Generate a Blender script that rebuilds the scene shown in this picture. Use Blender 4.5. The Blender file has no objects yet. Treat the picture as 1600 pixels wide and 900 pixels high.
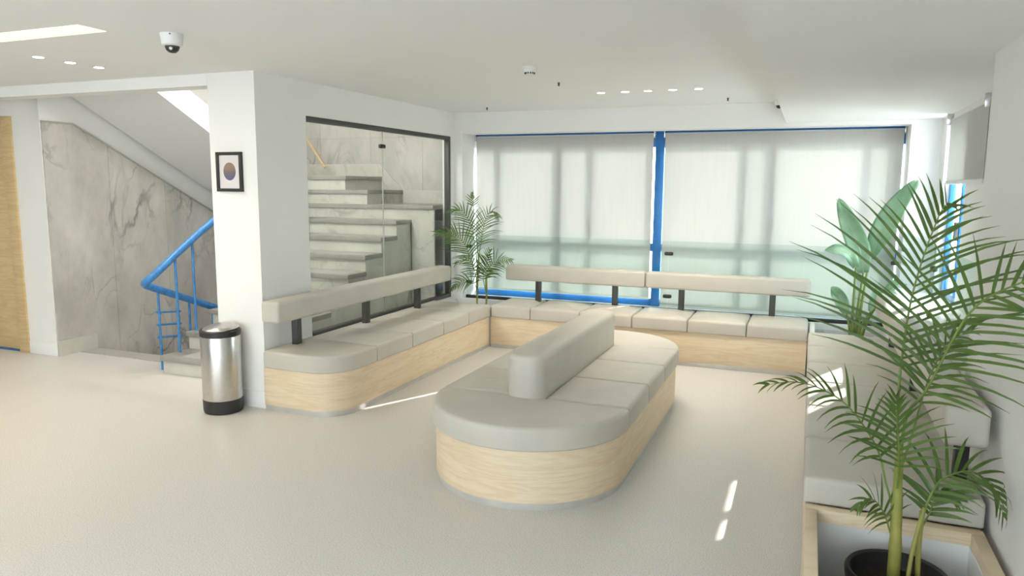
import bpy, bmesh, math, random
from mathutils import Vector, Matrix
random.seed(7)
S = bpy.context.scene
COL = S.collection

# ------------------------------------------------------------------ camera
F_PX, PITCH, YAW, ROLL, CAM_H = 1142.69, 0.13818, 0.38472, 0.00764, 1.6
fw = Vector((-math.sin(YAW)*math.cos(PITCH), math.cos(YAW)*math.cos(PITCH), -math.sin(PITCH)))
rt0 = Vector((math.cos(YAW), math.sin(YAW), 0)); up0 = rt0.cross(fw)
rt = rt0*math.cos(ROLL) + up0*math.sin(ROLL); up = -rt0*math.sin(ROLL) + up0*math.cos(ROLL)
cd = bpy.data.cameras.new('camera'); cam = bpy.data.objects.new('camera', cd); COL.objects.link(cam)
cd.sensor_width = 36; cd.lens = F_PX/1600*36; cd.clip_start = 0.05
M = Matrix.Identity(4)
for i in range(3):
    M[i][0], M[i][1], M[i][2] = rt[i], up[i], -fw[i]
M[2][3] = CAM_H
cam.matrix_world = M
S.camera = cam
cd.dof.use_dof = True; cd.dof.focus_distance = 5.2; cd.dof.aperture_fstop = 5.6

# ------------------------------------------------------------------ world, sun, exposure
W = bpy.data.worlds.new('world'); S.world = W; W.use_nodes = True
bg = W.node_tree.nodes['Background']
bg.inputs[0].default_value = (0.84, 0.93, 1.0, 1); bg.inputs[1].default_value = 9.5
sd = bpy.data.lights.new('sun', 'SUN'); sd.energy = 13.0; sd.angle = math.radians(0.53); sd.color = (1.0, 0.97, 0.92)
so = bpy.data.objects.new('sun', sd); COL.objects.link(so)
SUN = Vector((-0.441, -0.897, -0.567)).normalized()
so.rotation_euler = SUN.to_track_quat('-Z', 'Y').to_euler()
so.location = (6, 12, 9)
VS = S.view_settings
VS.view_transform = 'Standard'; VS.look = 'None'; VS.gamma = 1.0; VS.use_curve_mapping = False
VS.exposure = 0.38
WALL_W = 40.0
SPOT_W, PANEL_W, STAIR_W = 13.0, 18.0, 14.0

# ------------------------------------------------------------------ materials
def newmat(name):
    m = bpy.data.materials.new(name); m.use_nodes = True
    nt = m.node_tree; b = nt.nodes['Principled BSDF']
    return m, nt, b
def plain(name, col, rough=0.5, metal=0.0, spec=0.5, var=0.03, scale=6.0, bump=0.0, bscale=200.0):
    m, nt, b = newmat(name)
    b.inputs['Roughness'].default_value = rough; b.inputs['Metallic'].default_value = metal
    b.inputs['Specular IOR Level'].default_value = spec
    tc = nt.nodes.new('ShaderNodeTexCoord'); n = nt.nodes.new('ShaderNodeTexNoise')
    n.inputs['Scale'].default_value = scale; n.inputs['Detail'].default_value = 4
    nt.links.new(tc.outputs['Object'], n.inputs['Vector'])
    r = nt.nodes.new('ShaderNodeValToRGB')
    r.color_ramp.elements[0].position = .3; r.color_ramp.elements[1].position = .7
    r.color_ramp.elements[0].color = tuple(c*(1-var) for c in col)+(1,)
    r.color_ramp.elements[1].color = tuple(min(1, c*(1+var)) for c in col)+(1,)
    nt.links.new(n.outputs['Fac'], r.inputs['Fac']); nt.links.new(r.outputs['Color'], b.inputs['Base Color'])
    if bump:
        n2 = nt.nodes.new('ShaderNodeTexNoise'); n2.inputs['Scale'].default_value = bscale; n2.inputs['Detail'].default_value = 2
        nt.links.new(tc.outputs['Object'], n2.inputs['Vector'])
        bp = nt.nodes.new('ShaderNodeBump'); bp.inputs['Strength'].default_value = bump; bp.inputs['Distance'].default_value = 0.002
        nt.links.new(n2.outputs['Fac'], bp.inputs['Height']); nt.links.new(bp.outputs['Normal'], b.inputs['Normal'])
    return m
def wood(name, c1, c2, sc=(1.2, 1.2, 16.0), rough=0.42):
    m, nt, b = newmat(name)
    b.inputs['Roughness'].default_value = rough; b.inputs['Specular IOR Level'].default_value = .35
    tc = nt.nodes.new('ShaderNodeTexCoord'); mp = nt.nodes.new('ShaderNodeMapping'); mp.inputs['Scale'].default_value = sc
    nt.links.new(tc.outputs['Object'], mp.inputs['Vector'])
    n1 = nt.nodes.new('ShaderNodeTexNoise'); n1.inputs['Scale'].default_value = 1.6; n1.inputs['Detail'].default_value = 3; n1.inputs['Distortion'].default_value = .8
    nt.links.new(mp.outputs[0], n1.inputs['Vector'])
    ml = nt.nodes.new('ShaderNodeMath'); ml.operation = 'MULTIPLY'; ml.inputs[1].default_value = 9.0
    nt.links.new(n1.outputs['Fac'], ml.inputs[0])
    fr = nt.nodes.new('ShaderNodeMath'); fr.operation = 'PINGPONG'; fr.inputs[1].default_value = 1.0
    nt.links.new(ml.outputs[0], fr.inputs[0])
    n2 = nt.nodes.new('ShaderNodeTexNoise'); n2.inputs['Scale'].default_value = 14; n2.inputs['Detail'].default_value = 5
    nt.links.new(mp.outputs[0], n2.inputs['Vector'])
    mx = nt.nodes.new('ShaderNodeMath'); mx.operation = 'MULTIPLY_ADD'; mx.inputs[1].default_value = .45
    nt.links.new(fr.outputs[0], mx.inputs[0]); 
    m3 = nt.nodes.new('ShaderNodeMath'); m3.operation = 'MULTIPLY'; m3.inputs[1].default_value = .6
    nt.links.new(n2.outputs['Fac'], m3.inputs[0]); nt.links.new(m3.outputs[0], mx.inputs[2])
    r = nt.nodes.new('ShaderNodeValToRGB'); r.color_ramp.elements[0].position = .15; r.color_ramp.elements[1].position = .75
    r.color_ramp.elements[0].color = c1+(1,); r.color_ramp.elements[1].color = c2+(1,)
    nt.links.new(mx.outputs[0], r.inputs['Fac']); nt.links.new(r.outputs['Color'], b.inputs['Base Color'])
    return m
def marble(name, base, dark, vein, seed=0.0, rough=.22):
    m, nt, b = newmat(name)
    b.inputs['Roughness'].default_value = rough
    tc = nt.nodes.new('ShaderNodeTexCoord'); mp = nt.nodes.new('ShaderNodeMapping')
    mp.inputs['Location'].default_value = (seed, seed*1.7, seed*.6); mp.inputs['Rotation'].default_value = (.6, .2, .4)
    mp.inputs['Scale'].default_value = (1, 1, .55)
    nt.links.new(tc.outputs['Object'], mp.inputs['Vector'])
    def ridge(scale, det, dist, lo, hi):
        n = nt.nodes.new('ShaderNodeTexNoise'); n.inputs['Scale'].default_value = scale; n.inputs['Detail'].default_value = det
        n.inputs['Distortion'].default_value = dist; nt.links.new(mp.outputs[0], n.inputs['Vector'])
        s = nt.nodes.new('ShaderNodeMath'); s.operation = 'SUBTRACT'; s.inputs[1].default_value = .5; nt.links.new(n.outputs['Fac'], s.inputs[0])
        a = nt.nodes.new('ShaderNodeMath'); a.operation = 'ABSOLUTE'; nt.links.new(s.outputs[0], a.inputs[0])
        q = nt.nodes.new('ShaderNodeMapRange'); q.inputs['From Min'].default_value = lo; q.inputs['From Max'].default_value = hi
        q.inputs['To Min'].default_value = 1; q.inputs['To Max'].default_value = 0; nt.links.new(a.outputs[0], q.inputs['Value'])
        return q
    n0 = nt.nodes.new('ShaderNodeTexNoise'); n0.inputs['Scale'].default_value = 2.3; n0.inputs['Detail'].default_value = 7; n0.inputs['Roughness'].default_value = .65
    nt.links.new(mp.outputs[0], n0.inputs['Vector'])
    cl = nt.nodes.new('ShaderNodeValToRGB'); cl.color_ramp.elements[0].position = .35; cl.color_ramp.elements[1].position = .68
    cl.color_ramp.elements[0].color = dark+(1,); cl.color_ramp.elements[1].color = base+(1,)
    nt.links.new(n0.outputs['Fac'], cl.inputs['Fac'])
    prev = cl.outputs['Color']
    for sc, de, di, lo, hi, k in ((.75, 5, .9, .0, .014, .75), (2.6, 6, 1.2, .0, .02, .5)):
        q = ridge(sc, de, di, lo, hi)
        mk_ = nt.nodes.new('ShaderNodeTexNoise'); mk_.inputs['Scale'].default_value = 1.7; nt.links.new(mp.outputs[0], mk_.inputs['Vector'])
        mr = nt.nodes.new('ShaderNodeMapRange'); mr.inputs['From Min'].default_value = .42; mr.inputs['From Max'].default_value = .62; nt.links.new(mk_.outputs['Fac'], mr.inputs['Value'])
        mu = nt.nodes.new('ShaderNodeMath'); mu.operation = 'MULTIPLY'; nt.links.new(q.outputs[0], mu.inputs[0]); nt.links.new(mr.outputs[0], mu.inputs[1])
        mu2 = nt.nodes.new('ShaderNodeMath'); mu2.operation = 'MULTIPLY'; mu2.inputs[1].default_value = k; nt.links.new(mu.outputs[0], mu2.inputs[0])
        mix = nt.nodes.new('ShaderNodeMixRGB'); mix.inputs['Color2'].default_value = vein+(1,)
        nt.links.new(mu2.outputs[0], mix.inputs['Fac']); nt.links.new(prev, mix.inputs['Color1']); prev = mix.outputs['Color']
    nt.links.new(prev, b.inputs['Base Color'])
    return m
def floor_mat():
    m, nt, b = newmat('speckled_vinyl')
    b.inputs['Roughness'].default_value = .38; b.inputs['Specular IOR Level'].default_value = .4
    tc = nt.nodes.new('ShaderNodeTexCoord')
    n = nt.nodes.new('ShaderNodeTexNoise'); n.inputs['Scale'].default_value = 170; n.inputs['Detail'].default_value = 3
    nt.links.new(tc.outputs['Object'], n.inputs['Vector'])
    r = nt.nodes.new('ShaderNodeValToRGB'); e = r.color_ramp.elements
    e[0].position = .36; e[0].color = (.53, .50, .455, 1); e[1].position = .52; e[1].color = (.665, .64, .60, 1)
    x = e.new(.72); x.color = (.75, .735, .70, 1)
    nt.links.new(n.outputs['Fac'], r.inputs['Fac']); nt.links.new(r.outputs['Color'], b.inputs['Base Color'])
    return m
def glass_mat(name, tint, refl=1.0):
    m = bpy.data.materials.new(name); m.use_nodes = True; nt = m.node_tree
    for n in list(nt.nodes):
        if n.type != 'OUTPUT_MATERIAL': nt.nodes.remove(n)
    out = nt.nodes['Material Output']
    t = nt.nodes.new('ShaderNodeBsdfTransparent'); t.inputs[0].default_value = tint+(1,)
    g = nt.nodes.new('ShaderNodeBsdfGlossy'); g.inputs['Roughness'].default_value = .01
    f = nt.nodes.new('ShaderNodeFresnel'); f.inputs['IOR'].default_value = 1.45
    mu = nt.nodes.new('ShaderNodeMath'); mu.operation = 'MULTIPLY'; mu.inputs[1].default_value = refl
    ge = nt.nodes.new('ShaderNodeNewGeometry'); iv = nt.nodes.new('ShaderNodeMath'); iv.operation = 'SUBTRACT'; iv.inputs[0].default_value = 1.0
    nt.links.new(ge.outputs['Backfacing'], iv.inputs[1])          # reflect at the entry face only
    fm = nt.nodes.new('ShaderNodeMath'); fm.operation = 'MULTIPLY'; nt.links.new(f.outputs[0], fm.inputs[0]); nt.links.new(iv.outputs[0], fm.inputs[1])
    nt.links.new(fm.outputs[0], mu.inputs[0])
    mx = nt.nodes.new('ShaderNodeMixShader'); nt.links.new(mu.outputs[0], mx.inputs[0]); nt.links.new(t.outputs[0], mx.inputs[1]); nt.links.new(g.outputs[0], mx.inputs[2])
    nt.links.new(mx.outputs[0], out.inputs['Surface'])
    return m
def blind_mat():
    m = bpy.data.materials.new('screen_fabric'); m.use_nodes = True; nt = m.node_tree
    for n in list(nt.nodes):
        if n.type != 'OUTPUT_MATERIAL': nt.nodes.remove(n)
    out = nt.nodes['Material Output']
    tc = nt.nodes.new('ShaderNodeTexCoord'); mp = nt.nodes.new('ShaderNodeMapping'); mp.inputs['Scale'].default_value = (14, 14, 1.2)
    nt.links.new(tc.outputs['Object'], mp.inputs['Vector'])
    no = nt.nodes.new('ShaderNodeTexNoise'); no.inputs['Scale'].default_value = 2; no.inputs['Detail'].default_value = 5; nt.links.new(mp.outputs[0], no.inputs['Vector'])
    r = nt.nodes.new('ShaderNodeValToRGB'); r.color_ramp.elements[0].color = (.66, .64, .60, 1); r.color_ramp.elements[1].color = (.74, .72, .68, 1)
    nt.links.new(no.outputs['Fac'], r.inputs['Fac'])
    d = nt.nodes.new('ShaderNodeBsdfDiffuse'); t = nt.nodes.new('ShaderNodeBsdfTranslucent'); p = nt.nodes.new('ShaderNodeBsdfTransparent')
    nt.links.new(r.outputs[0], d.inputs[0])
    t.inputs[0].default_value = (.60, .605, .57, 1); p.inputs[0].default_value = (.85, .9, .88, 1)
    a = nt.nodes.new('ShaderNodeMixShader'); a.inputs[0].default_value = .28; nt.links.new(d.outputs[0], a.inputs[1]); nt.links.new(t.outputs[0], a.inputs[2])
    c = nt.nodes.new('ShaderNodeMixShader'); c.inputs[0].default_value = .012; nt.links.new(a.outputs[0], c.inputs[1]); nt.links.new(p.outputs[0], c.inputs[2])
    nt.links.new(c.outputs[0], out.inputs['Surface'])
    return m
def leaf_mat(name, c1, c2, trans=.25, rough=.4):
    m, nt, b = newmat(name)
    b.inputs['Roughness'].default_value = rough
    tc = nt.nodes.new('ShaderNodeTexCoord'); n = nt.nodes.new('ShaderNodeTexNoise'); n.inputs['Scale'].default_value = 9; n.inputs['Detail'].default_value = 3
    nt.links.new(tc.outputs['Object'], n.inputs['Vector'])
    r = nt.nodes.new('ShaderNodeValToRGB'); r.color_ramp.elements[0].position = .3; r.color_ramp.elements[1].position = .7
    r.color_ramp.elements[0].color = c1+(1,); r.color_ramp.elements[1].color = c2+(1,)
    nt.links.new(n.outputs['Fac'], r.inputs['Fac']); nt.links.new(r.outputs[0], b.inputs['Base Color'])
    t = nt.nodes.new('ShaderNodeBsdfTranslucent'); nt.links.new(r.outputs[0], t.inputs[0])
    mx = nt.nodes.new('ShaderNodeMixShader'); mx.inputs[0].default_value = trans
    nt.links.new(b.outputs[0], mx.inputs[1]); nt.links.new(t.outputs[0], mx.inputs[2])
    nt.links.new(mx.outputs[0], nt.nodes['Material Output'].inputs['Surface'])
    return m
def emit_mat(name, col, s):
    m, nt, b = newmat(name)
    b.inputs['Base Color'].default_value = (.8, .8, .8, 1)
    b.inputs['Emission Color'].default_value = col+(1,); b.inputs['Emission Strength'].default_value = s
    return m

MT = dict(
    wall=plain('warm_white_paint', (.86, .85, .825), .7, var=.012, scale=2, spec=.25),
    ceil=plain('ceiling_paint', (.87, .865, .85), .8, var=.01, scale=1.5, spec=.2),
    white=plain('white_lacquer', (.78, .78, .77), .5, var=.01),
    floor=floor_mat(),
    vinyl=plain('beige_vinyl', (.56, .525, .46), .46, spec=.42, var=.035, scale=5, bump=.12, bscale=60),
    oak=wood('light_oak', (.70, .545, .36), (.80, .665, .48)),
    oakdoor=wood('honey_oak', (.60, .42, .21), (.70, .53, .29), (1.0, 1.0, 9.0)),
    plinth=plain('brushed_plinth', (.60, .585, .55), .35, metal=.35, var=.05, scale=12),
    steel=plain('brushed_steel', (.62, .60, .57), .28, metal=1.0, var=.05, scale=30),
    black=plain('black_plastic', (.022, .022, .022), .45, var=.1),
    bronze=plain('dark_grey_metal', (.075, .075, .07), .45, metal=.3, var=.05),
    blue=plain('blue_paint', (.010, .15, .44), .35, var=.08, scale=14),
    bluerail=plain('worn_blue_paint', (.045, .21, .50), .4, var=.22, scale=30),
    marble=marble('grey_veined_marble', (.66, .63, .575), (.46, .435, .395), (.16, .155, .15), 3.1),
    marble2=marble('stair_marble', (.66, .64, .56), (.53, .51, .45), (.33, .32, .28), 8.3, .3),
    treadstone=marble('tread_marble', (.36, .345, .30), (.28, .27, .24), (.2, .2, .18), 5.3, .4),
    granite=plain('grey_tread_stone', (.42, .405, .37), .5, var=.2, scale=120),
    glass=glass_mat('clear_glass', (.955, .975, .965), .9),
    glassg=glass_mat('greenish_glass', (.90, .95, .935), .9),
    pane=glass_mat('window_glass', (.965, .975, .97), .6),
    blind=blind_mat(),
    palm=leaf_mat('palm_leaf', (.055, .115, .022), (.13, .215, .045), .3),
    palmf=leaf_mat('palm_leaf_dark', (.07, .14, .04), (.16, .26, .075), .3),
    stem=leaf_mat('palm_stem', (.24, .27, .05), (.42, .38, .10), .1, .5),
    rachis=leaf_mat('palm_rachis', (.13, .22, .04), (.24, .30, .07), .1, .5),
    strel=leaf_mat('broad_leaf', (.27, .46, .29), (.46, .63, .45), .5, .35),
    strelrib=leaf_mat('leaf_midrib', (.38, .45, .26), (.5, .55, .36), .2),
    soil=plain('potting_soil', (.03, .022, .016), .95, var=.5, scale=60, bump=.8, bscale=60),
    bulb=emit_mat('downlight_lens', (1.0, .93, .80), 14.0),
    tube=emit_mat('slot_light_diffuser', (.95, .90, .62), .62),
    screen=plain('white_mat_board', (.72, .68, .68), .6, var=.01),
    concrete=plain('pale_concrete', (.62, .61, .58), .9, var=.05),
    chrome=plain('bracket_steel', (.6, .6, .6), .25, metal=1, var=.02),
)
def art_mat():
    m, nt, b = newmat('oval_print'); b.inputs['Roughness'].default_value = .5
    tc = nt.nodes.new('ShaderNodeTexCoord'); sp = nt.nodes.new('ShaderNodeSeparateXYZ'); nt.links.new(tc.outputs['Generated'], sp.inputs[0])
    n = nt.nodes.new('ShaderNodeTexNoise'); n.inputs['Scale'].default_value = 9; n.inputs['Detail'].default_value = 6; nt.links.new(tc.outputs['Generated'], n.inputs['Vector'])
    ad = nt.nodes.new('ShaderNodeMath'); ad.operation = 'MULTIPLY_ADD'; ad.inputs[1].default_value = .5; nt.links.new(n.outputs['Fac'], ad.inputs[0]); nt.links.new(sp.outputs['Z'], ad.inputs[2])
    r = nt.nodes.new('ShaderNodeValToRGB'); e = r.color_ramp.elements
    e[0].position = .25; e[0].color = (.10, .11, .24, 1); e[1].position = 1.1; e[1].color = (.30, .19, .13, 1)
    x = e.new(.65); x.color = (.15, .13, .16, 1)
    nt.links.new(ad.outputs[0], r.inputs['Fac']); nt.links.new(r.outputs[0], b.inputs['Base Color'])
    return m
MT['art'] = art_mat()

# ------------------------------------------------------------------ builders
def wl(o):
    v = Vector((0, 0, 0))
    while o is not None:
        v = v + o.location; o = o.parent
    return v
def mesh(name, verts, faces, mat, parent=None, smooth=None, origin=None):
    """world-space geometry -> one mesh object; children are stored relative to their parent"""
    base = wl(parent) if parent else Vector((0, 0, 0))
    org = Vector(origin) if origin is not None else base
    me = bpy.data.meshes.new(name)
    me.from_pydata([tuple(Vector(v)-org) for v in verts], [], faces); me.update()
    me.materials.append(MT[mat] if isinstance(mat, str) else mat)
    if smooth:
        for p in me.polygons: p.use_smooth = True
        me.set_sharp_from_angle(angle=math.radians(smooth))
    o = bpy.data.objects.new(name, me); COL.objects.link(o)
    if parent: o.parent = parent
    o.location = org-base
    return o
def thing(name, label, cat, loc, group=None):
    o = bpy.data.objects.new(name, None); COL.objects.link(o); o.location = loc
    o.empty_display_size = .1
    o['label'] = label; o['category'] = cat
    if group: o['group'] = group
    return o
def struct(o, label=None):
    o['kind'] = 'structure'
    if label: o['label'] = label
    return o
class G:
    """geometry collector"""
    def __init__(s): s.v = []; s.f = []
    def add(s, v, f):
        n = len(s.v); s.v += [tuple(x) for x in v]; s.f += [tuple(i+n for i in q) for q in f]; return s
    def box(s, x0, x1, y0, y1, z0, z1, bev=0.0, seg=2):
        bm = bmesh.new(); bmesh.ops.create_cube(bm, size=1)
        for v in bm.verts:
            v.co = Vector(((x0+x1)/2+v.co.x*(x1-x0), (y0+y1)/2+v.co.y*(y1-y0), (z0+z1)/2+v.co.z*(z1-z0)))
        if bev: bmesh.ops.bevel(bm, geom=bm.edges[:], offset=bev, segments=seg, profile=.5, affect='EDGES')
        bm.verts.index_update()
        s.add([v.co[:] for v in bm.verts], [[v.index for v in f.verts] for f in bm.faces]); bm.free(); return s
    def prism(s, poly, fn, d0, d1):
        """poly 2-D points, fn(u,v,d)->xyz, extruded d0..d1"""
        n = len(poly); a = [fn(u, w, d0) for u, w in poly]; b = [fn(u, w, d1) for u, w in poly]
        f = [tuple(range(n))[::-1], tuple(range(n, 2*n))]+[(i, (i+1) % n, n+(i+1) % n, n+i) for i in range(n)]
        return s.add(a+b, f)
    def lathe(s, c, prof, n=24, axis=Vector((0, 0, 1))):
        q = Vector((0, 0, 1)).rotation_difference(Vector(axis)); c = Vector(c); v = []; f = []
        for r, z in prof:
            for k in range(n):
                a = 2*math.pi*k/n; v.append(c+q @ Vector((r*math.cos(a), r*math.sin(a), z)))
        for i in range(len(prof)-1):
            for k in range(n):
                f.append((i*n+k, i*n+(k+1) % n, (i+1)*n+(k+1) % n, (i+1)*n+k))
        f.append(tuple(range(n))[::-1]); f.append(tuple((len(prof)-1)*n+k for k in range(n)))
        return s.add(v, f)
    def tube(s, pts, rad, n=8):
        pts = [Vector(p) for p in pts]; m = len(pts)
        if not hasattr(rad, '__len__'): rad = [rad]*m
        v = []; f = []; prev = None
        for i, p in enumerate(pts):
            t = (pts[min(i+1, m-1)]-pts[max(i-1, 0)]).normalized()
            if prev is None:
                a = Vector((0, 0, 1)) if abs(t.z) < .9 else Vector((1, 0, 0)); u = t.cross(a).normalized()
            else:
                u = (prev-t*prev.dot(t)).normalized()
            prev = u; w = t.cross(u)
            for k in range(n):
                an = 2*math.pi*k/n; v.append(p+u*(rad[i]*math.cos(an))+w*(rad[i]*math.sin(an)))
        for i in range(m-1):
            for k in range(n): f.append((i*n+k, i*n+(k+1) % n, (i+1)*n+(k+1) % n, (i+1)*n+k))
        f.append(tuple(range(n))[::-1]); f.append(tuple((m-1)*n+k for k in range(n)))
        return s.add(v, f)
    def pillow(s, pts, z0, z1, r, puff=0.006, rb=None, seg=5):
        """convex outline (ccw) -> upholstered block with rolled top and bottom edges"""
        n = len(pts); rb = r*.4 if rb is None else rb
        P = [Vector((x, y)) for x, y in pts]
        cx = sum((p for p in P), Vector((0, 0)))/n
        N = []
        for i in range(n):
            e1 = (P[i]-P[i-1]).normalized(); e2 = (P[(i+1) % n]-P[i]).normalized()
            n1 = Vector((e1.y, -e1.x)); n2 = Vector((e2.y, -e2.x)); q = (n1+n2)
            q = q/(1+n1.dot(n2)) if (1+n1.dot(n2)) > .2 else q.normalized()
            N.append(q)
        rings = []
        for k in range(seg+1):
            a = math.pi/2*k/seg; rings.append((rb*(1-math.sin(a)), z0+rb*(1-math.cos(a))))
        for k in range(seg+1):
            a = math.pi/2*k/seg; rings.append((r*(1-math.cos(a)), z1-r*(1-math.sin(a))))
        v = []
        for off, z in rings:
            for i in range(n):
                p = P[i]-N[i]*off; v.append((p.x, p.y, z))
        for sc, dz in ((.8, .55), (.5, .9), (.2, 1.0)):
            for i in range(n):
                p = cx+(P[i]-N[i]*r-cx)*sc; v.append((p.x, p.y, z1+puff*dz))
        m = len(rings)+3; f = []
        for j in range(m-1):
            for i in range(n): f.append((j*n+i, j*n+(i+1) % n, (j+1)*n+(i+1) % n, (j+1)*n+i))
        f.append(tuple(range(n))[::-1]); f.append(tuple((m-1)*n+i for i in range(n)))
        return s.add(v, f)
    def obj(s, name, mat, parent=None, smooth=None, origin=None):
        return mesh(name, s.v, s.f, mat, parent, smooth, origin)
def box(name, mat, x0, x1, y0, y1, z0, z1, parent=None, bev=0.0, seg=2):
    return G().box(x0, x1, y0, y1, z0, z1, bev, seg).obj(name, mat, parent, 40 if bev else None)
def rrect(x0, x1, y0, y1, r=.02, n=4, radii=None):
    """rounded rectangle, ccw; radii for corners (x1y0, x1y1, x0y1, x0y0)"""
    R = radii or (r,)*4; out = []
    for (cx, cy, a0), rr in zip(((x1, y0, -90), (x1, y1, 0), (x0, y1, 90), (x0, y0, 180)), R):
        sx = -1 if cx == x1 else 1; sy = 1 if cy == y0 else -1
        k = max(n, int(rr*40))
        for i in range(k+1):
            a = math.radians(a0+90*i/k); out.append((cx+sx*rr+rr*math.cos(a), cy+sy*rr+rr*math.sin(a)))
    return out
def smoothpath(P, n=8):
    P = [Vector(p) for p in P]; Q = [P[0]*2-P[1]]+P+[P[-1]*2-P[-2]]; out = []
    for i in range(1, len(Q)-2):
        for k in range(n):
            t = k/n; a, b, c, d = Q[i-1], Q[i], Q[i+1], Q[i+2]
            out.append(.5*((2*b)+(c-a)*t+(2*a-5*b+4*c-d)*t*t+(3*b-a-3*c+d)*t*t*t))
    out.append(P[-1]); return out
def dup(o, loc, label):
    r = o.copy(); COL.objects.link(r); r.location = loc
    if label: r['label'] = label
    for ch in o.children:
        c = ch.copy(); COL.objects.link(c); c.parent = r
        if ch.type == 'LIGHT': pass
    return r

# ================================================================== THE SETTING
XG, YC, H, HS, YB, XS, XR = -3.55, 4.07, 2.364, 2.18, 7.10, -.245, .70
XL, YF, XM, YPIER, YFAR = -9.0, -3.0, -6.41, 4.58, 7.6     # left wall, wall behind camera, marble wall, door wall, stair far wall
# floor with the stairwell opening (x XM..-5.1, y>4.97)
g = G()
for x0, x1, y0, y1 in ((XL, 1.05, YF-.1, 4.97), (-5.10, 1.05, 4.97, 7.7)):
    g.box(x0, x1, y0, y1, -.12, 0)
struct(g.obj('floor', 'floor'))
# ceilings
g = G(); g.box(XL, XS, YF-.1, YC+.16, H, H+.12); g.box(XG-.02, XS, YC+.16, YB+.05, H, H+.12); g.box(XL, XM, YC+.16, YPIER+.1, H, H+.12)
struct(g.obj('ceiling', 'ceil'))
g = G(); g.box(XS, 1.1, YF-.1, YB+.02, HS, H+.12)
struct(g.obj('ceiling_soffit', 'ceil'), 'dropped white ceiling strip along the right wall')
g = G(); g.box(XL, -3.961, YC, YC+.16, 2.282, H+.001)
struct(g.obj('trim_1', 'ceil'), 'shallow beam along the ceiling edge before the stairs')
# walls
g = G()
g.box(-3.96, XG, YC, 4.617, 0, H); g.box(XG-.10, XG, 4.617, 7.02, 2.114, H); g.box(XG-.10, XG, 4.617, 7.02, 0, .41)
g.box(XG-.10, XG, 7.02, YB, 0, H); g.box(XG-.10, XG, YC+.16, 7.7, H, 3.9)
struct(g.obj('wall_left', 'wall'))
g = G(); g.box(-3.96, XG+.004, YC-.012, YC+.02, 0, .12, .003)
struct(g.obj('baseboard_column', 'wall', None, 40))
g = G()
g.box(XG-.1, -3.455, YB, 7.7, 0, H); g.box(-3.455, .75, YB, 7.30, 2.145, H+.1); g.box(.75, 1.10, YB, 7.7, 0, H+.1)
g.box(-3.455, .75, YB, 7.62, 0, .385); g.box(-3.455, .75, 7.30, 7.7, 2.20, H+.1)
struct(g.obj('wall_back', 'wall'))
g = G()
g.box(XR, 1.10, YF, 3.80, 0, HS); g.box(XR, 1.10, 3.80, YB, 0, .75); g.box(.98, 1.10, 3.80, 5.90, .75, HS); g.box(.98, 1.10, 6.86, YB, .75, HS)
g.box(.98, 1.10, 5.90, 6.86, 2.12, HS)
struct(g.obj('wall_right', 'wall'))
g = G(); g.box(XL, 1.1, YF-.1, YF, 0, .8); g.box(XL, 1.1, YF-.1, YF, 2.2, H); g.box(-7.6, -5.2, YF-.1, YF, .35, 2.2)
for xa, xb in ((XL, -7.6), (-5.2, -4.8), (-2.4, -2.0), (.4, 1.1)): g.box(xa, xb, YF-.1, YF, .35, 2.2)
struct(g.obj('wall_front', 'wall'))
for i, (xa, xb) in enumerate(((-4.8, -2.4), (-2.0, .4))):  # windows added behind the camera so daylight fills the room
    w = bpy.data.objects.new('window_%d' % (4+i), None); COL.objects.link(w); w.location = ((xa+xb)/2, YF-.05, .8); struct(w, 'added window behind the camera letting in fill daylight')
    xm = (xa+xb)/2
    for x0, x1, z0, z1 in ((xa, xb, .80, .85), (xa, xb, 2.15, 2.2), (xa, xa+.05, .85, 2.15), (xb-.05, xb, .85, 2.15), (xm-.03, xm+.03, .85, 2.15)): box('frame', 'blue', x0, x1, YF-.08, YF-.03, z0, z1, w, .003)
    for x0, x1 in ((xa+.05, xm-.03), (xm+.03, xb-.05)): box('pane', 'pane', x0, x1, YF-.058, YF-.052, .85, 2.15, w)
g = G(); g.box(XL-.1, XL, YF-.1, YPIER+.1, 0, H)
struct(g.obj('wall_far_left', 'wall'))
g = G(); g.box(-6.83, XM, YPIER, YPIER+.12, 0, H); g.box(XL, -6.83, YPIER, YPIER+.12, 2.20, H); g.box(XL, -8.0, YPIER, YPIER+.12, 0, 2.2)
struct(g.obj('wall_door', 'wall'))
struct(box('baseboard_door', 'wall', -6.77, XM+.012, YPIER-.012, YPIER, 0, .115, None, .003))
# stairwell shell
g = G(); g.box(XM-.12, XM, YPIER+.12, YFAR+.1, -1.9, 3.9); g.box(XM-.12, XG-.1, YFAR, YFAR+.1, -1.9, 3.9)
g.box(XM, XG-.1, YC+.16, YC+.26, H, 3.9); g.box(XM, -5.1, 4.87, 4.97, -1.9, -.13)
g.box(XM-.12, XM, YC+.16, YPIER+.12, H, 3.9); g.box(XM-.12, XG, 4.87, YFAR+.1, -2.0, -1.9); g.box(-5.10, -5.05, 4.97, YFAR, -1.9, -.12)
struct(g.obj('wall_stairwell', 'wall'))
struct(box('ceiling_stairwell', 'ceil', XM-.12, XG, YC+.16, YFAR+.1, 3.9, 4.0))

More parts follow.
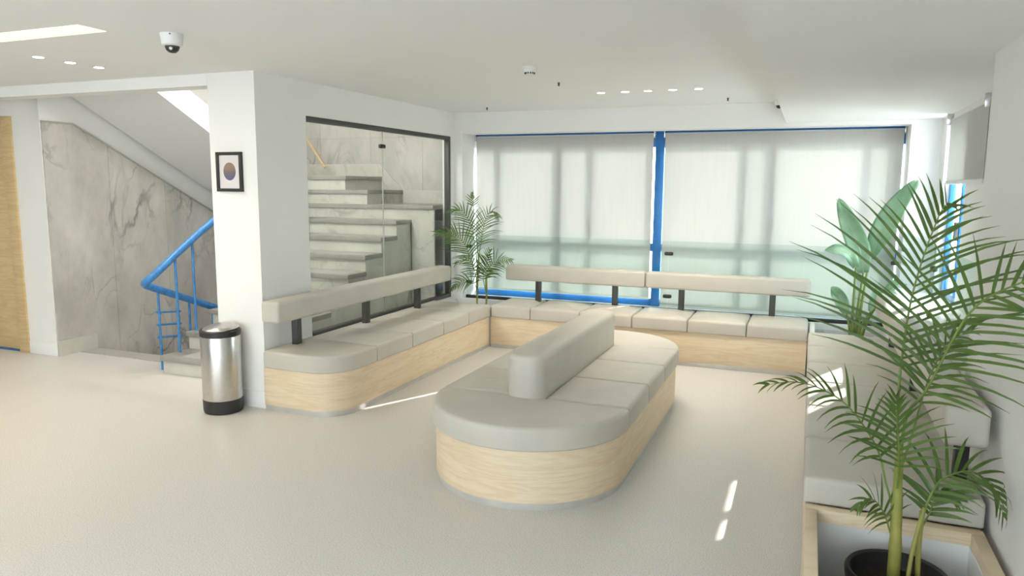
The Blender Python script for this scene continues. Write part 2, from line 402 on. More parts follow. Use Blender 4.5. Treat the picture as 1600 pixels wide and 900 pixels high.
# door at the far left
dr = bpy.data.objects.new('door_1', None); COL.objects.link(dr); dr.location = (-7.4, YPIER, 0); struct(dr, 'honey oak door with horizontal grain at the left edge')
box('door_leaf', 'oakdoor', -7.92, -6.905, YPIER+.03, YPIER+.075, .012, 2.12, dr, .003)
box('door_frame', 'oakdoor', -6.905, -6.775, YPIER-.018, YPIER+.1, 0, 2.195, dr, .004)
box('door_frame', 'oakdoor', -8.03, -7.92, YPIER-.018, YPIER+.1, 0, 2.195, dr, .004)
box('door_frame', 'oakdoor', -7.92, -6.905, YPIER-.018, YPIER+.1, 2.12, 2.195, dr, .004)
box('threshold', 'blue', -7.92, -6.905, YPIER+.0, YPIER+.1, 0, .011, dr)
g = G(); g.tube([(-7.84, YPIER+.03, 1.02), (-7.84, YPIER-.02, 1.02), (-7.72, YPIER-.02, 1.02)], .009); g.obj('door_handle', 'steel', dr, 50)

# ---- marble dado of the stairwell: single slabs
md = bpy.data.objects.new('wall_marble_dado', None); COL.objects.link(md); md.location = (XM, 5.6, 0); struct(md, 'grey veined marble slabs lining the stairwell')
def dado_top(y): return 2.135 if y < 4.89 else 2.135-.512*(y-4.89)
def dado_bot(y): return 0.148 if y < 4.985 else -.05-.56*(y-4.985)
ys = [4.585, 5.235, 5.90, 6.56, 7.22, 7.6]
for a, b in zip(ys[:-1], ys[1:]):
    a2, b2 = a+.0015, b-.0015
    top = [(y, dado_top(y)) for y in ([b2]+([4.89] if a2 < 4.89 < b2 else [])+[a2])]
    bot = [(a2, dado_bot(a2))]+([(4.984, .148), (4.986, -.05)] if a2 < 4.98 < b2 else [])+[(b2, dado_bot(b2))]
    poly = bot+top
    G().prism(poly, lambda u, w, d: (d, u, w), XM, XM+.018).obj('slab', 'marble', md)
    tp = sorted(top); cap = tp+[(y, z+.016) for y, z in reversed(tp)]
    G().prism(cap, lambda u, w, d: (d, u, w), XM, XM+.026).obj('capping', 'granite', md)
G().box(XM, XM+.022, 4.585, 4.984, 0, .146, .002).obj('skirting_slab', 'marble2', md)
xs_ = [-6.38, -5.62, -4.90, -4.20, -3.66]
for a, b in zip(xs_[:-1], xs_[1:]):
    for z0, z1 in ((1.2, 2.75),):
        G().box(a+.0015, b-.0015, YFAR-.02, YFAR-.002, z0, z1).obj('slab', 'marble', md)

# ================================================================== STAIRCASE
st = thing('staircase', 'cream marble staircase turning up behind the glass partition', 'staircase', (-4.5, 4.52, 0))
RI, TR, X0, X1 = .155, .29, -5.04, -3.93
for k in range(1, 9):
    y = 4.52+TR*(k-1); z = RI*k; x1 = X1 if k > 1 else -3.97
    G().box(X0, x1, y-.025, y+TR+.0, z-.045, z, .004).obj('tread', 'treadstone', st, 40)
    box('riser', 'marble2', X0+.012, x1-.012, y, y+.02, z-RI+(0.001 if k == 1 else 0), z-.035, st)
    G().box(X0+.20, x1-.06, y+.012, y+TR-.03, z, z+.002).obj('tread_inlay', 'granite', st)
poly = [(4.54, .001)]
for k in range(1, 9):
    y = 4.54+TR*(k-1); poly += [(y, RI*k-.036), (y+TR, RI*k-.036)]
poly += [(4.54+TR*8, 0.001)]
G().prism(poly, lambda u, w, d: (d, u, w), X1-.05, X1-.014).obj('stringer', 'marble2', st)
G().prism(poly, lambda u, w, d: (d, u, w), X0+.014, X0+.05).obj('stringer', 'marble2', st)
ZL = RI*9; YL = 4.52+TR*8
box('riser', 'marble2', X0+.012, -3.66, YL, YL+.02, ZL-RI, ZL-.035, st)
G().box(-4.47, -3.66, YL-.02, YFAR-.021, ZL-.045, ZL, .004).obj('landing', 'treadstone', st, 40)
box('landing_wall', 'marble2', X1, -3.66, YL+.0, YL+.02, 0.001, ZL-RI, st)
for k, xa in ((1, -4.48), (2, -4.76)):
    z = ZL+.153*k; xe = -5.6 if k == 1 else -6.38
    G().box(xe, xa+.02, YL-.02, YFAR-.021, z-.045, z, .004).obj('tread', 'treadstone', st, 40)
    box('riser', 'marble2', xa-.02, xa, YL, YFAR-.021, z-.153, z-.035, st)
    box('side_panel', 'marble2', -5.6, xa-.02, YL, YL+.02, ZL if k == 1 else ZL+.153, z-.045, st)
box('side_panel', 'marble2', -5.6, -4.47, YL+.001, YL+.02, ZL-RI+.001, ZL-.046, st)
box('landing_edge', 'treadstone', -5.6, -4.47, YL-.02, YL+.02, ZL-.045, ZL, st)
# skirtings on the far wall
sk = [(-3.66, ZL), (-4.46, ZL), (-4.78, ZL+.306), (-6.35, ZL+.306)]
for (xa, za), (xb, zb) in zip(sk[:-1], sk[1:]):
    G().prism([(xa, za), (xa, za+.15), (xb, zb+.15), (xb, zb)], lambda u, w, d: (u, d, w), YFAR-.034, YFAR-.0205).obj('skirting', 'marble2', st)
# upper flight: soffit rising towards the camera
sof = [(6.84, 1.355), (4.30, 2.70), (4.30, 2.95), (6.84, 1.60)]
G().prism(sof, lambda u, w, d: (d, u, w), XM+.03, -5.32).obj('upper_flight', 'ceil', st)
G().tube([(-5.62, 7.3, 2.16), (-5.36, 7.3, 1.80)], .016, 8).obj('wall_handrail', 'oakdoor', st, 50)
# steps down
dn = thing('basement_stairs', 'marble steps going down beside the veined marble wall', 'staircase', (-5.75, 4.97, -.02))
for k in range(0, 6):
    y = 4.97+TR*k; z = -.004-RI*k
    if k == 0: G().box(XM+.03, -5.11, 4.79, 4.975, .0005, .006).obj('nosing_strip', 'granite', dn)
    else: G().box(XM+.03, -5.11, y-TR-.02, y, z-.035, z, .003).obj('tread', 'marble2', dn, 40)
    box('riser', 'marble2', XM+.03, -5.11, y-.02, y, z-RI, z-.036, dn)

# blue railing
rl = thing('stair_railing', 'blue painted metal stair railing with a hairpin handrail', 'railing', (-5.0, 4.7, .16))
XU, XD = -4.985, -5.13
pu = [(XU, 6.05, 1.76), (XU, 5.109, 1.262), (XU, 4.72, 1.03), (XU-.004, 4.54, .91), (XU-.02, 4.455, .845), (XU-.06, 4.42, .80), (XD+.01, 4.46, .765), (XD, 4.6, .705), (XD, 5.3, .425), (XD, 6.4, -.02)]
pts = smoothpath(pu, 6); g = G()
def ribbon(g, pts, w, hh):
    v = []; f = []
    for i, p in enumerate(pts):
        t = (pts[min(i+1, len(pts)-1)]-pts[max(i-1, 0)]).normalized(); s_ = Vector((t.y, -t.x, 0)); s_ = s_.normalized() if s_.length > .2 else Vector((1, 0, 0))
        u_ = s_.cross(t).normalized(); u_ = u_ if u_.z > 0 else -u_
        for a in range(10):
            an = 2*math.pi*a/10; v.append(p+s_*(w*math.cos(an))+u_*(hh*math.sin(an)))
    n = 10
    for i in range(len(pts)-1):
        for k in range(n): f.append((i*n+k, i*n+(k+1) % n, (i+1)*n+(k+1) % n, (i+1)*n+k))
    f.append(tuple(range(n))[::-1]); f.append(tuple((len(pts)-1)*n+k for k in range(n)))
    g.add(v, f)
ribbon(g, pts, .026, .032); g.obj('handrail', 'bluerail', rl, 50)
def rail_z(y, upper):
    P = [p for p in pts if (abs(p.x-XU) < .03) == upper and (abs(p.x-XD) < .03 or upper)]
    P = sorted(P, key=lambda p: p.y)
    for a, b in zip(P[:-1], P[1:]):
        if a.y <= y <= b.y: return a.z+(b.z-a.z)*(y-a.y)/max(1e-6, b.y-a.y)
    return P[0].z
for i, y in enumerate((4.665, 4.86, 5.15, 5.44, 5.73, 6.02)):
    zt = RI*(int((y-4.50)/TR)+1)
    G().tube([(XU, y, zt), (XU, y, rail_z(y, True)-.02)], .011, 8).obj('baluster', 'bluerail', rl, 50)
for y, zb in ((4.60, .0), (4.80, .0), (4.93, .0), (5.2, -.16), (5.5, -.31), (5.8, -.47)):
    G().tube([(XD, y, zb), (XD, y, rail_z(y, False)-.02)], .010, 8).obj('baluster', 'bluerail', rl, 50)
for z in (.29, .40, .51):
    G().tube([(XD, 4.57, z), (XD, 4.83, z-.03)], .009, 8).obj('crossbar', 'bluerail', rl, 50)
ur = thing('upper_handrail', 'short piece of blue handrail seen at the upper stair flight', 'railing', (-5.38, 4.9, 2.66))
G().tube([(-5.36, 5.02, 2.59), (-5.36, 5.02, 2.82), (-5.36, 5.0, 2.9), (-5.36, 4.6, 3.1)], .02, 10).obj('handrail', 'bluerail', ur, 50)

# ================================================================== GLASS PARTITION (left)
gp = thing('glass_partition', 'frameless glass partition with dark metal frame before the stairs', 'partition', (XG-.02, 5.8, .43))
box('frame_rail', 'bronze', XG-.06, XG-.004, 4.618, 7.019, 2.075, 2.113, gp, .003)
box('frame_rail', 'bronze', XG-.06, XG-.004, 4.618, 7.019, .411, .449, gp, .003)
box('frame_post', 'bronze', XG-.06, XG-.004, 6.978, 7.0195, .449, 2.075, gp, .003)
box('glass_pane', 'glass', XG-.036, XG-.026, 4.622, 5.722, .449, 2.075, gp)
box('glass_pane', 'glass', XG-.036, XG-.026, 5.727, 6.978, .449, 2.075, gp)
box('glass_joint', 'granite', XG-.0365, XG-.0255, 5.7222, 5.7268, .449, 2.075, gp)
for z in (1.945, .60):
    g = G(); g.box(XG-.05, XG-.012, 5.685, 5.762, z-.018, z+.018, .012, 3); g.obj('glass_clip', 'black', gp, 40)

# ================================================================== WINDOWS AND BLINDS
def frame(name, label, rects_frame, rects_pane, y0, y1, loc, handles=()):
    w = bpy.data.objects.new(name, None); COL.objects.link(w); w.location = loc; struct(w, label)
    for nm, x0, x1, z0, z1 in rects_frame: box(nm, 'blue', x0, x1, y0, y1, z0, z1, w, .003)
    for x0, x1, z0, z1 in rects_pane: box('pane', 'pane', x0, x1, (y0+y1)/2-.003, (y0+y1)/2+.003, z0, z1, w)
    for x, z in handles: box('handle', 'blue', x-.028, x+.028, y0-.026, y0, z-.065, z+.065, w, .006)
    return w
SH, ZT, ZB = .028, 2.0, .462
def win(name, label, x0, x1, bars, loc, hs):
    fr = [('frame', x0, x1, ZT, 2.198), ('frame', x0, x1, .386, ZB)]
    edges = [x0]
    for a, b in bars: edges += [a+SH, b+SH]
    edges.append(x1); pn = []
    for a, b in bars: fr.append(('sash_bar', a+SH, b+SH, ZB, ZT))
    for i in range(0, len(edges), 2):
        a, b = edges[i], edges[i+1]
        fr.append(('transom', a, b, .952, 1.032)); pn += [(a, b, ZB, .952), (a, b, 1.032, ZT)]
    return frame(name, label, fr, pn, 7.457, 7.505, loc, hs)
win('window_1', 'blue framed window behind the roller blind next to the stairs', -3.452, -1.476, ((-3.49, -3.47), (-3.225, -3.172), (-2.551, -2.465), (-2.177, -2.129), (-1.545, -1.542)), (-2.4, 7.55, .386), ((-2.14, 1.18),))
win('window_2', 'blue framed window behind the wider roller blind', -1.382, .748, ((-.658, -.605), (-.424, -.338), (.416, .469), (.635, .68)), (-.3, 7.55, .386), ((-.615, 1.195), (-.34, 1.225)))
tr = struct(box('trim_2', 'blue', -1.474, -1.384, 7.445, 7.60, .386, 2.198, None, .004), 'blue post between the two back windows')
# right window
w3 = bpy.data.objects.new('window_3', None); COL.objects.link(w3); w3.location = (1.05, 6.14, .75); struct(w3, 'blue framed window in the recess of the right wall')
for nm, y0, y1, z0, z1 in (('frame', 5.90, 5.97, .751, 2.119), ('frame', 6.80, 6.86, .751, 2.119), ('frame', 5.97, 6.80, 2.06, 2.119), ('frame', 5.97, 6.80, .751, .80), ('sash_bar', 6.275, 6.33, .80, 2.06)):
    box(nm, 'blue', 1.03, 1.072, y0, y1, z0, z1, w3, .003)
box('pane', 'pane', 1.046, 1.052, 5.97, 6.275, .80, 2.06, w3); box('pane', 'pane', 1.046, 1.052, 6.33, 6.80, .80, 2.06, w3)
box('handle', 'bronze', 1.0, 1.03, 6.285, 6.32, 1.22, 1.36, w3, .004)

def blind(label, x0, x1, zb, along, at, loc, ztop=2.143):
    b = thing('roller_blind', label, 'blind', loc, 'roller blinds')
    n = 14; v = []; f = []; t = .0012
    def P(u, d, z): return (u, at+d, z) if along == 'x' else (at+d, u, z)
    for i in range(n+1):
        u = x0+.012+(x1-x0-.024)*i/n; wv = .002*math.sin(i*1.9)
        v += [P(u, wv-t, zb), P(u, -t, ztop-.02), P(u, wv+t, zb), P(u, t, ztop-.02)]
    for i in range(n):
        a = 4*i; c = a+4; f += [(a, c, c+1, a+1), (a+2, a+3, c+3, c+2), (a, a+2, c+2, c), (a+1, c+1, c+3, a+3)]
    f += [(0, 1, 3, 2), (4*n, 4*n+2, 4*n+3, 4*n+1)]
    mesh('fabric', v, f, 'blind', b, 60)
    sg = 1 if along == 'x' else 1
    G().tube([P(x0+.012, .018*sg, ztop-.022), P(x1-.012, .018*sg, ztop-.022)], .017, 12).obj('roller_tube', 'white', b, 40)
    if along == 'x': box('hem_bar', 'white', x0+.012, x1-.012, at-.006, at+.006, zb-.018, zb+.004, b, .003)
    else: box('hem_bar', 'white', at-.006, at+.006, x0+.012, x1-.012, zb-.025, zb+.004, b, .003)
    for u in (x0+.004, x1-.004):
        if along == 'x': box('bracket', 'chrome', u-.006, u+.006, at-.012, at+.034, ztop-.055, ztop+.03, b, .002)
        else: box('bracket', 'chrome', at-.03, at+.04, u-.006, u+.006, ztop-.055, ztop+.03, b, .002)
    return b
blind('pale screen roller blind hanging left of the blue window post', -3.45, -1.478, .475, 'x', 7.42, (-2.46, 7.42, .47))
blind('wide pale screen roller blind hanging right of the blue window post', -1.385, .745, .408, 'x', 7.42, (-.32, 7.42, .40))
blind('half raised white roller blind in the right wall recess', 5.25, 6.60, 1.665, 'y', .965, (.965, 5.9, 1.64), 2.148)

# ================================================================== GLASS BALUSTRADES
gb = thing('glass_balustrade', 'low clear glass screen on the sill before the back windows', 'glass screen', (-1.3, 7.2, .386))
box('base_channel', 'black', -3.45, .748, 7.175, 7.215, .386, .418, gb, .003)
for x0, x1 in ((-3.448, -1.262), (-1.256, .746)): box('glass_pane', 'glassg', x0, x1, 7.19, 7.20, .405, 1.082, gb)
for x, z in ((-1.259, .958), (-1.259, .536), (-3.43, .95), (-3.43, .56), (.725, .955), (.725, .536)):
    G().box(x-.042 if abs(x) < 3 else x-.02, x+.042 if x < 0 else x+.021, 7.177, 7.213, z-.018, z+.018, .012, 3).obj('glass_clip', 'black', gb, 40)
gb2 = thing('glass_balustrade', 'low clear glass screen on the sill of the right wall recess', 'glass screen', (.75, 5.4, .751))
for y0, y1 in ((3.83, 5.30), (5.306, 7.09)): box('glass_pane', 'glassg', .745, .755, y0, y1, .752, 1.25, gb2)
for y, z in ((5.303, 1.10), (5.303, .80), (6.9, 1.10)): G().box(.732, .768, y-.04, y+.04, z-.018, z+.018, .012, 3).obj('glass_clip', 'bronze', gb2, 40)

# ================================================================== BENCHES
ZW, ZS, PL = .312, .435, .040
def arc_outline(xa, xb, ya, yb, radii): return rrect(xa, xb, ya, yb, .01, 4, radii)
# left bench, with one rounded front corner
bn = thing('bench', 'long beige cushioned bench along the glass partition', 'bench', (-3.2, 5.3, 0), 'waiting room benches')
def slab(outline, z0, z1): return G().prism(outline, lambda u, w, d: (u, w, d), z0, z1)
ol = rrect(XG+.014, -2.905, 4.035, 6.57, .01, 4, (.24, .006, .006, .006))
slab(ol, PL, ZW-.001).obj('base', 'oak', bn, 30)
ol = rrect(XG+.014, -2.913, 4.043, 6.57, .01, 4, (.235, .006, .006, .006))
slab(ol, .0, PL).obj('plinth', 'plinth', bn, 30)
cy = [4.025, 4.515, 5.035, 5.575, 6.085, 6.585]
for i, (a, b) in enumerate(zip(cy[:-1], cy[1:])):
    o_ = rrect(XG+.012, -2.893, a+.001, b-.001, .02, 4, (.25, .012, .012, .03) if i == 0 else (.012,)*4)
    G().pillow(o_, ZW, ZS, .022, .010).obj('seat_cushion', 'vinyl', bn, 60)
def backrest_block(x0, x1, y0, y1, z0, z1, r=.02, endr=(.02,)*4):
    return G().pillow(rrect(x0, x1, y0, y1, r, 4, endr), z0, z1, .024, .004, .02)
backrest_block(-3.435, -3.285, 3.915, 6.50, .662, .812).obj('backrest', 'vinyl', bn, 60)
for y in (4.30, 5.21, 6.09): box('backrest_post', 'bronze', -3.47, -3.42, y-.028, y+.028, ZS-.01, .69, bn, .004)
# back bench
bb = thing('bench', 'long beige cushioned bench under the back windows', 'bench', (-1.43, 6.85, 0), 'waiting room benches')
box('base', 'oak', -2.895, .040, 6.58, 7.085, PL, ZW-.001, bb, .004)
box('plinth', 'plinth', -2.895, .040, 6.588, 7.085, 0, PL, bb, .002)
cx_ = [-2.888, -2.47, -1.972, -1.468, -.962, -.455, .042]
for a, b in zip(cx_[:-1], cx_[1:]):
    G().pillow(rrect(a+.002, b-.002, 6.565, 7.085, .016, 3), ZW, ZS, .030, .020).obj('seat_cushion', 'vinyl', bb, 60)
backrest_block(-2.842, -1.414, 6.83, 6.96, .655, .808).obj('backrest', 'vinyl', bb, 60)
backrest_block(-1.408, .045, 6.83, 6.96, .655, .808, .02, (.05, .05, .02, .02)).obj('backrest', 'vinyl', bb, 60)
for x in (-2.522, -1.724, -1.082, -.269): box('backrest_post', 'bronze', x-.026, x+.026, 6.925, 6.975, ZS-.01, .69, bb, .004)
# right bench
br = thing('bench', 'long beige cushioned bench along the right wall behind the big palm', 'bench', (.35, 4.75, 0), 'waiting room benches')
box('base', 'oak', .052, .675, 3.11, 6.40, PL, ZW-.001, br, .004)
box('plinth', 'plinth', .060, .675, 3.115, 6.40, 0, PL, br, .002)
cy = [3.10, 3.645, 4.19, 4.735, 5.285, 5.84, 6.40]
for a, b in zip(cy[:-1], cy[1:]):
    G().pillow(rrect(.042, .682, a+.002, b-.002, .014, 4), ZW+.012, ZS, .022, .010).obj('seat_cushion', 'vinyl', br, 60)
backrest_block(.515, .665, 3.07, 6.30, .645, .802).obj('backrest', 'vinyl', br, 60)
for y in (3.33, 4.75, 6.0): box('backrest_post', 'black', .60, .65, y-.026, y+.026, ZS-.01, .67, br, .004)
# island bench
CX, RA, YA, YBI = -1.385, .555, 3.735, 5.275
ib = thing('island_bench', 'oval island bench with beige cushions and a central backrest', 'bench', (CX, 4.5, 0), 'waiting room benches')
def stadium(r, n=28):
    out = []
    for i in range(n+1):
        a = math.pi*i/n; out.append((CX+r*math.cos(a), YBI+r*math.sin(a)))
    for i in range(n+1):
        a = math.pi+math.pi*i/n; out.append((CX+r*math.cos(a), YA+r*math.sin(a)))
    return out
slab(stadium(RA-.018), PL, ZW-.001).obj('base', 'oak', ib, 30)
slab(stadium(RA-.028), 0, PL).obj('plinth', 'plinth', ib, 30)
def half(yc, sgn, n=26):
    out = []
    for i in range(n+1):
        a = (math.pi if sgn < 0 else 0)+math.pi*i/n; out.append((CX+RA*math.cos(a), yc+RA*math.sin(a)))
    return out
G().pillow(half(YA-.002, -1), ZW, ZS, .026, .012).obj('seat_cushion', 'vinyl', ib, 60)
G().pillow(half(YBI+.002, 1), ZW, ZS, .026, .012).obj('seat_cushion', 'vinyl', ib, 60)
cys = [YA, 4.25, 4.765, YBI]
for a, b in zip(cys[:-1], cys[1:]):
    G().pillow(rrect(CX-RA, -1.51, a+.001, b-.001, .012, 3), ZW, ZS, .024, .008).obj('seat_cushion', 'vinyl', ib, 60)
    G().pillow(rrect(-1.31, CX+RA, a+.001, b-.001, .012, 3), ZW, ZS, .024, .008).obj('seat_cushion', 'vinyl', ib, 60)
G().pillow(rrect(-1.53, -1.305, 3.665, 5.345, .09, 8), ZW, .678, .035, .008, .01).obj('backrest', 'vinyl', ib, 60)

# ================================================================== PLANTERS
def planter(label, x0, x1, y0, y1, zt, mat_rim, t=.04, floor_z=.02):
    p = thing('planter_box', label, 'planter', ((x0+x1)/2, (y0+y1)/2, 0), 'planter boxes')
    box('panel', mat_rim, x0, x1, y0, y0+t, 0, zt, p, .003); box('panel', mat_rim, x0, x1, y1-t, y1, 0, zt, p, .003)
    box('panel', mat_rim, x0, x0+t, y0+t, y1-t, 0, zt, p, .003); box('panel', mat_rim, x1-t, x1, y0+t, y1-t, 0, zt, p, .003)
    g = G(); e = .004; a0, a1, b0, b1 = x0+t, x1-t, y0+t, y1-t
    g.box(a0, a1, b0, b1, .002, floor_z)
    g.box(a0, a0+e, b0, b1, floor_z, zt-.05); g.box(a1-e, a1, b0, b1, floor_z, zt-.05); g.box(a0, a1, b0, b0+e, floor_z, zt-.05); g.box(a0, a1, b1-e, b1, floor_z, zt-.05)
    g.obj('liner', 'white', p)
    return p
planter('oak planter box with white inside at the near end of the right bench', .05, .672, 2.42, 3.075, .332, 'oak', .045)
planter('corner planter box between the left bench and the back bench', -3.53, -2.905, 6.59, 7.085, .40, 'white')
planter('corner planter box between the back bench and the right bench', .055, .68, 6.43, 7.085, .40, 'white')

# ================================================================== PLANTS
def blade(base, d, side, L, w, droop, seg=5, fold=.25, xmax=.685):
    """a long pointed leaflet: a thin folded strip bending under its weight"""
    d = d.normalized(); side = (side-d*side.dot(d)).normalized(); nrm = d.cross(side).normalized()
    v = []; f = []; p = base.copy(); dd = d.copy()
    for i in range(seg+1):
        t = i/seg; ww = w*(math.sin(math.pi*min(1, .14+.86*t)**.75) if t < 1 else 0)+.0004
        v += [p-side*ww+nrm*ww*fold, p.copy(), p+side*ww+nrm*ww*fold]
        dd = (dd+Vector((0, 0, -droop/seg*(.4+1.4*t)))).normalized(); p = p+dd*(L/seg)
    v = [Vector((min(q.x, xmax-.0004*i), q.y, q.z)) for i, q in enumerate(v)]
    for i in range(seg):
        a = 3*i; f += [(a, a+1, a+4, a+3), (a+1, a+2, a+5, a+4)]
    return v, f
def frond(parent, path, n, L, w, droop, mat, single, t0=.35, nh=Vector((0, 0, 1)), rr=.006, ang=(60, 25), rng=random, spread=.0, lift=.0):
    pts = smoothpath(path, 8); m = len(pts)
    rad = [rr*(1-.8*i/(m-1)) for i in range(m)]
    fr = G().tube(pts, rad, 6).obj('frond', 'rachis', parent, 60, origin=pts[0])
    joined = G()
    cum = [0]
    for a, b in zip(pts[:-1], pts[1:]): cum.append(cum[-1]+(b-a).length)
    def at(t):
        s_ = t*cum[-1]
        for i in range(m-1):
            if cum[i+1] >= s_-1e-9:
                k = (s_-cum[i])/max(1e-9, cum[i+1]-cum[i]); return pts[i].lerp(pts[i+1], k), (pts[i+1]-pts[i]).normalized()
        return pts[-1], (pts[-1]-pts[-2]).normalized()
    for i in range(n):
        t = t0+(1-t0)*(i+.5)/n
        p, tg = at(min(t, .999)); nn = (nh-tg*nh.dot(tg)).normalized(); sd_ = tg.cross(nn).normalized()
        u = i/(n-1); prof = (.55+.45*math.sin(math.pi*min(1, u*1.25+.15)))*(1-.45*max(0, u-.55)/.45)
        a = math.radians(ang[0]+(ang[1]-ang[0])*u)
        for s_ in (-1, 1):
            j = rng.uniform(-.08, .08)
            d = tg*math.cos(a+j)+sd_*s_*math.sin(a+j)+nn*(.18+lift+rng.uniform(-.08, .1))
            v, f = blade(p, d, tg*s_+nn*.35*rng.uniform(-1, 1), L*prof*rng.uniform(.9, 1.08), w*rng.uniform(.85, 1.1), droop*rng.uniform(.7, 1.3))
            if single: mesh('leaflet', v, f, mat, fr, 70, origin=p)
            else: joined.add(v, f)
    if not single:
        o = joined.obj('leaflets', mat, fr, 70); o['kind'] = 'stuff'
    return fr
def pot(parent, c, r, z0, z1):
    cx, cy = c
    G().lathe((cx, cy, 0), [(r*.72, z0), (r*.94, z1-.05), (r*.94, z1-.045), (r*1.02, z1-.04), (r*1.04, z1-.01), (r*1.0, z1), (r*.93, z1-.006), (r*.90, z1-.05), (r*.86, z1-.06)], 40).obj('pot', 'black', parent, 45)
    G().lathe((cx, cy, 0), [(r*.86, z1-.059), (r*.5, z1-.052), (r*.02, z1-.05)], 28).obj('soil', 'soil', parent, 60)
# big palm at the right front
pp = thing('potted_palm', 'feathery palm in a black pot in the near planter box', 'plant', (.36, 2.76, .02))
pot(pp, (.36, 2.76), .165, .0205, .262)
G().tube(smoothpath([(.352, 2.785, .19), (.350, 2.79, .35), (.346, 2.815, .52), (.345, 2.83, .68)], 5), [.021]*6+[.019]*5+[.015]*4+[.010], 12).obj('stem', 'stem', pp, 60)
G().tube(smoothpath([(.43, 2.78, .19), (.425, 2.80, .33), (.43, 2.83, .47)], 5), .009, 8).obj('stem', 'stem', pp, 60)
G().tube(smoothpath([(.385, 2.72, .19), (.40, 2.76, .34), (.43, 2.79, .50)], 5), .007, 8).obj('stem', 'stem', pp, 60)
V = Vector
rg = random.Random(3)
toward = V((-.2, -1, .35))
frond(pp, [(.347, 2.83, .55), (.357, 2.84, .80), (.407, 2.80, .92), (.495, 2.70, 1.21), (.603, 2.58, 1.33), (.665, 2.45, 1.38)], 20, .34, 0.0055, .35, 'palm', True, .34, toward, .007, (66, 30), rg)
frond(pp, [(.345, 2.83, .60), (.333, 2.90, .877), (.348, 2.93, 1.163), (.375, 2.93, 1.344), (.413, 2.90, 1.513), (.429, 2.85, 1.56)], 22, .47, 0.0056, .40, 'palm', True, .36, toward, .006, (68, 24), rg)
frond(pp, [(.345, 2.82, .45), (.308, 2.80, .56), (.268, 2.80, .69), (.177, 2.80, .819), (.089, 2.79, .88), (-.009, 2.78, .905), (-.117, 2.75, .89)], 16, .19, 0.0053, .9, 'palm', True, .28, V((0, -.5, 1)), .005, (62, 25), rg)
frond(pp, [(.345, 2.82, .50), (.339, 2.78, .66), (.318, 2.76, .82), (.31, 2.75, .90)], 13, .21, 0.0059, .45, 'palm', True, .32, toward, .005, (60, 20), rg)
frond(pp, [(.42, 2.80, .42), (.44, 2.80, .52), (.481, 2.82, .60), (.57, 2.84, .635), (.64, 2.84, .58), (.672, 2.82, .50)], 15, .20, 0.0059, .75, 'palm', True, .22, V((0, -.6, 1)), .005, (62, 25), rg)
frond(pp, [(.347, 2.80, .34), (.303, 2.78, .465), (.254, 2.75, .52), (.214, 2.72, .49)], 10, .14, 0.0050, .7, 'palm', True, .30, V((0, -.6, 1)), .004, (60, 25), rg)
frond(pp, [(.43, 2.83, .40), (.457, 2.84, .47), (.476, 2.85, .545), (.54, 2.86, .52)], 10, .17, 0.0078, .6, 'palm', True, .25, V((0, -.8, .6)), .004, (60, 25), rg)
frond(pp, [(.35, 2.83, .6), (.385, 2.86, .75), (.42, 2.86, .95), (.47, 2.84, 1.08), (.53, 2.80, 1.14)], 13, .24, 0.0053, .6, 'palm', True, .42, V((-.3, -.6, 1)), .005, (60, 25), rg)
# small palm in the left corner
lp = thing('palm_plant', 'small slender palm in the corner beside the glass partition', 'plant', (-3.13, 6.82, .02))
pot(lp, (-3.13, 6.82), .15, .0205, .30)
for p_ in ([(-3.146, 6.80, .23), (-3.14, 6.80, .55), (-3.125, 6.80, .85)], [(-3.05, 6.82, .23), (-3.035, 6.80, .5), (-3.02, 6.76, .70)]):
    G().tube(smoothpath(p_, 5), .010, 8).obj('stem', 'stem', lp, 60)
rg = random.Random(5); tw = V((.3, -1, .3))
for path, n, L, w, dr_, t0 in (
    ([(-3.124, 6.80, .85), (-3.150, 6.79, 1.10), (-3.160, 6.78, 1.217), (-3.173, 6.75, 1.53)], 7, .10, 0.0064, .15, .80),
    ([(-3.143, 6.80, .50), (-3.144, 6.75, .73), (-3.243, 6.70, 1.02), (-3.36, 6.62, 1.13), (-3.48, 6.55, 1.13)], 20, .26, 0.0064, .55, .42),
    ([(-3.14, 6.80, .60), (-3.176, 6.85, .883), (-3.242, 6.85, 1.211), (-3.35, 6.82, 1.36), (-3.46, 6.78, 1.33)], 16, .22, 0.0064, .7, .50),
    ([(-3.135, 6.80, .60), (-3.156, 6.88, .879), (-3.121, 6.93, 1.21), (-3.057, 6.95, 1.343), (-2.98, 6.97, 1.29)], 18, .25, 0.0048, .7, .45),
    ([(-3.04, 6.80, .50), (-3.015, 6.75, .70), (-2.89, 6.70, .857), (-2.70, 6.65, .875)], 16, .22, 0.0056, .5, .30),
    ([(-3.04, 6.80, .50), (-3.028, 6.70, .70), (-2.94, 6.60, .87), (-2.89, 6.55, .98)], 14, .22, 0.0068, .4, .30),
    ([(-3.14, 6.80, .50), (-3.135, 6.70, .636), (-3.217, 6.60, .65), (-3.315, 6.55, .56)], 12, .16, 0.0056, .8, .30),
    ([(-3.14, 6.80, .55), (-3.098, 6.65, .74), (-3.135, 6.55, .878), (-3.238, 6.50, .833)], 14, .18, 0.0056, .6, .30)):
    frond(lp, path, n, L, w, dr_, 'palmf', False, t0, tw, .005, (58, 22), rg)
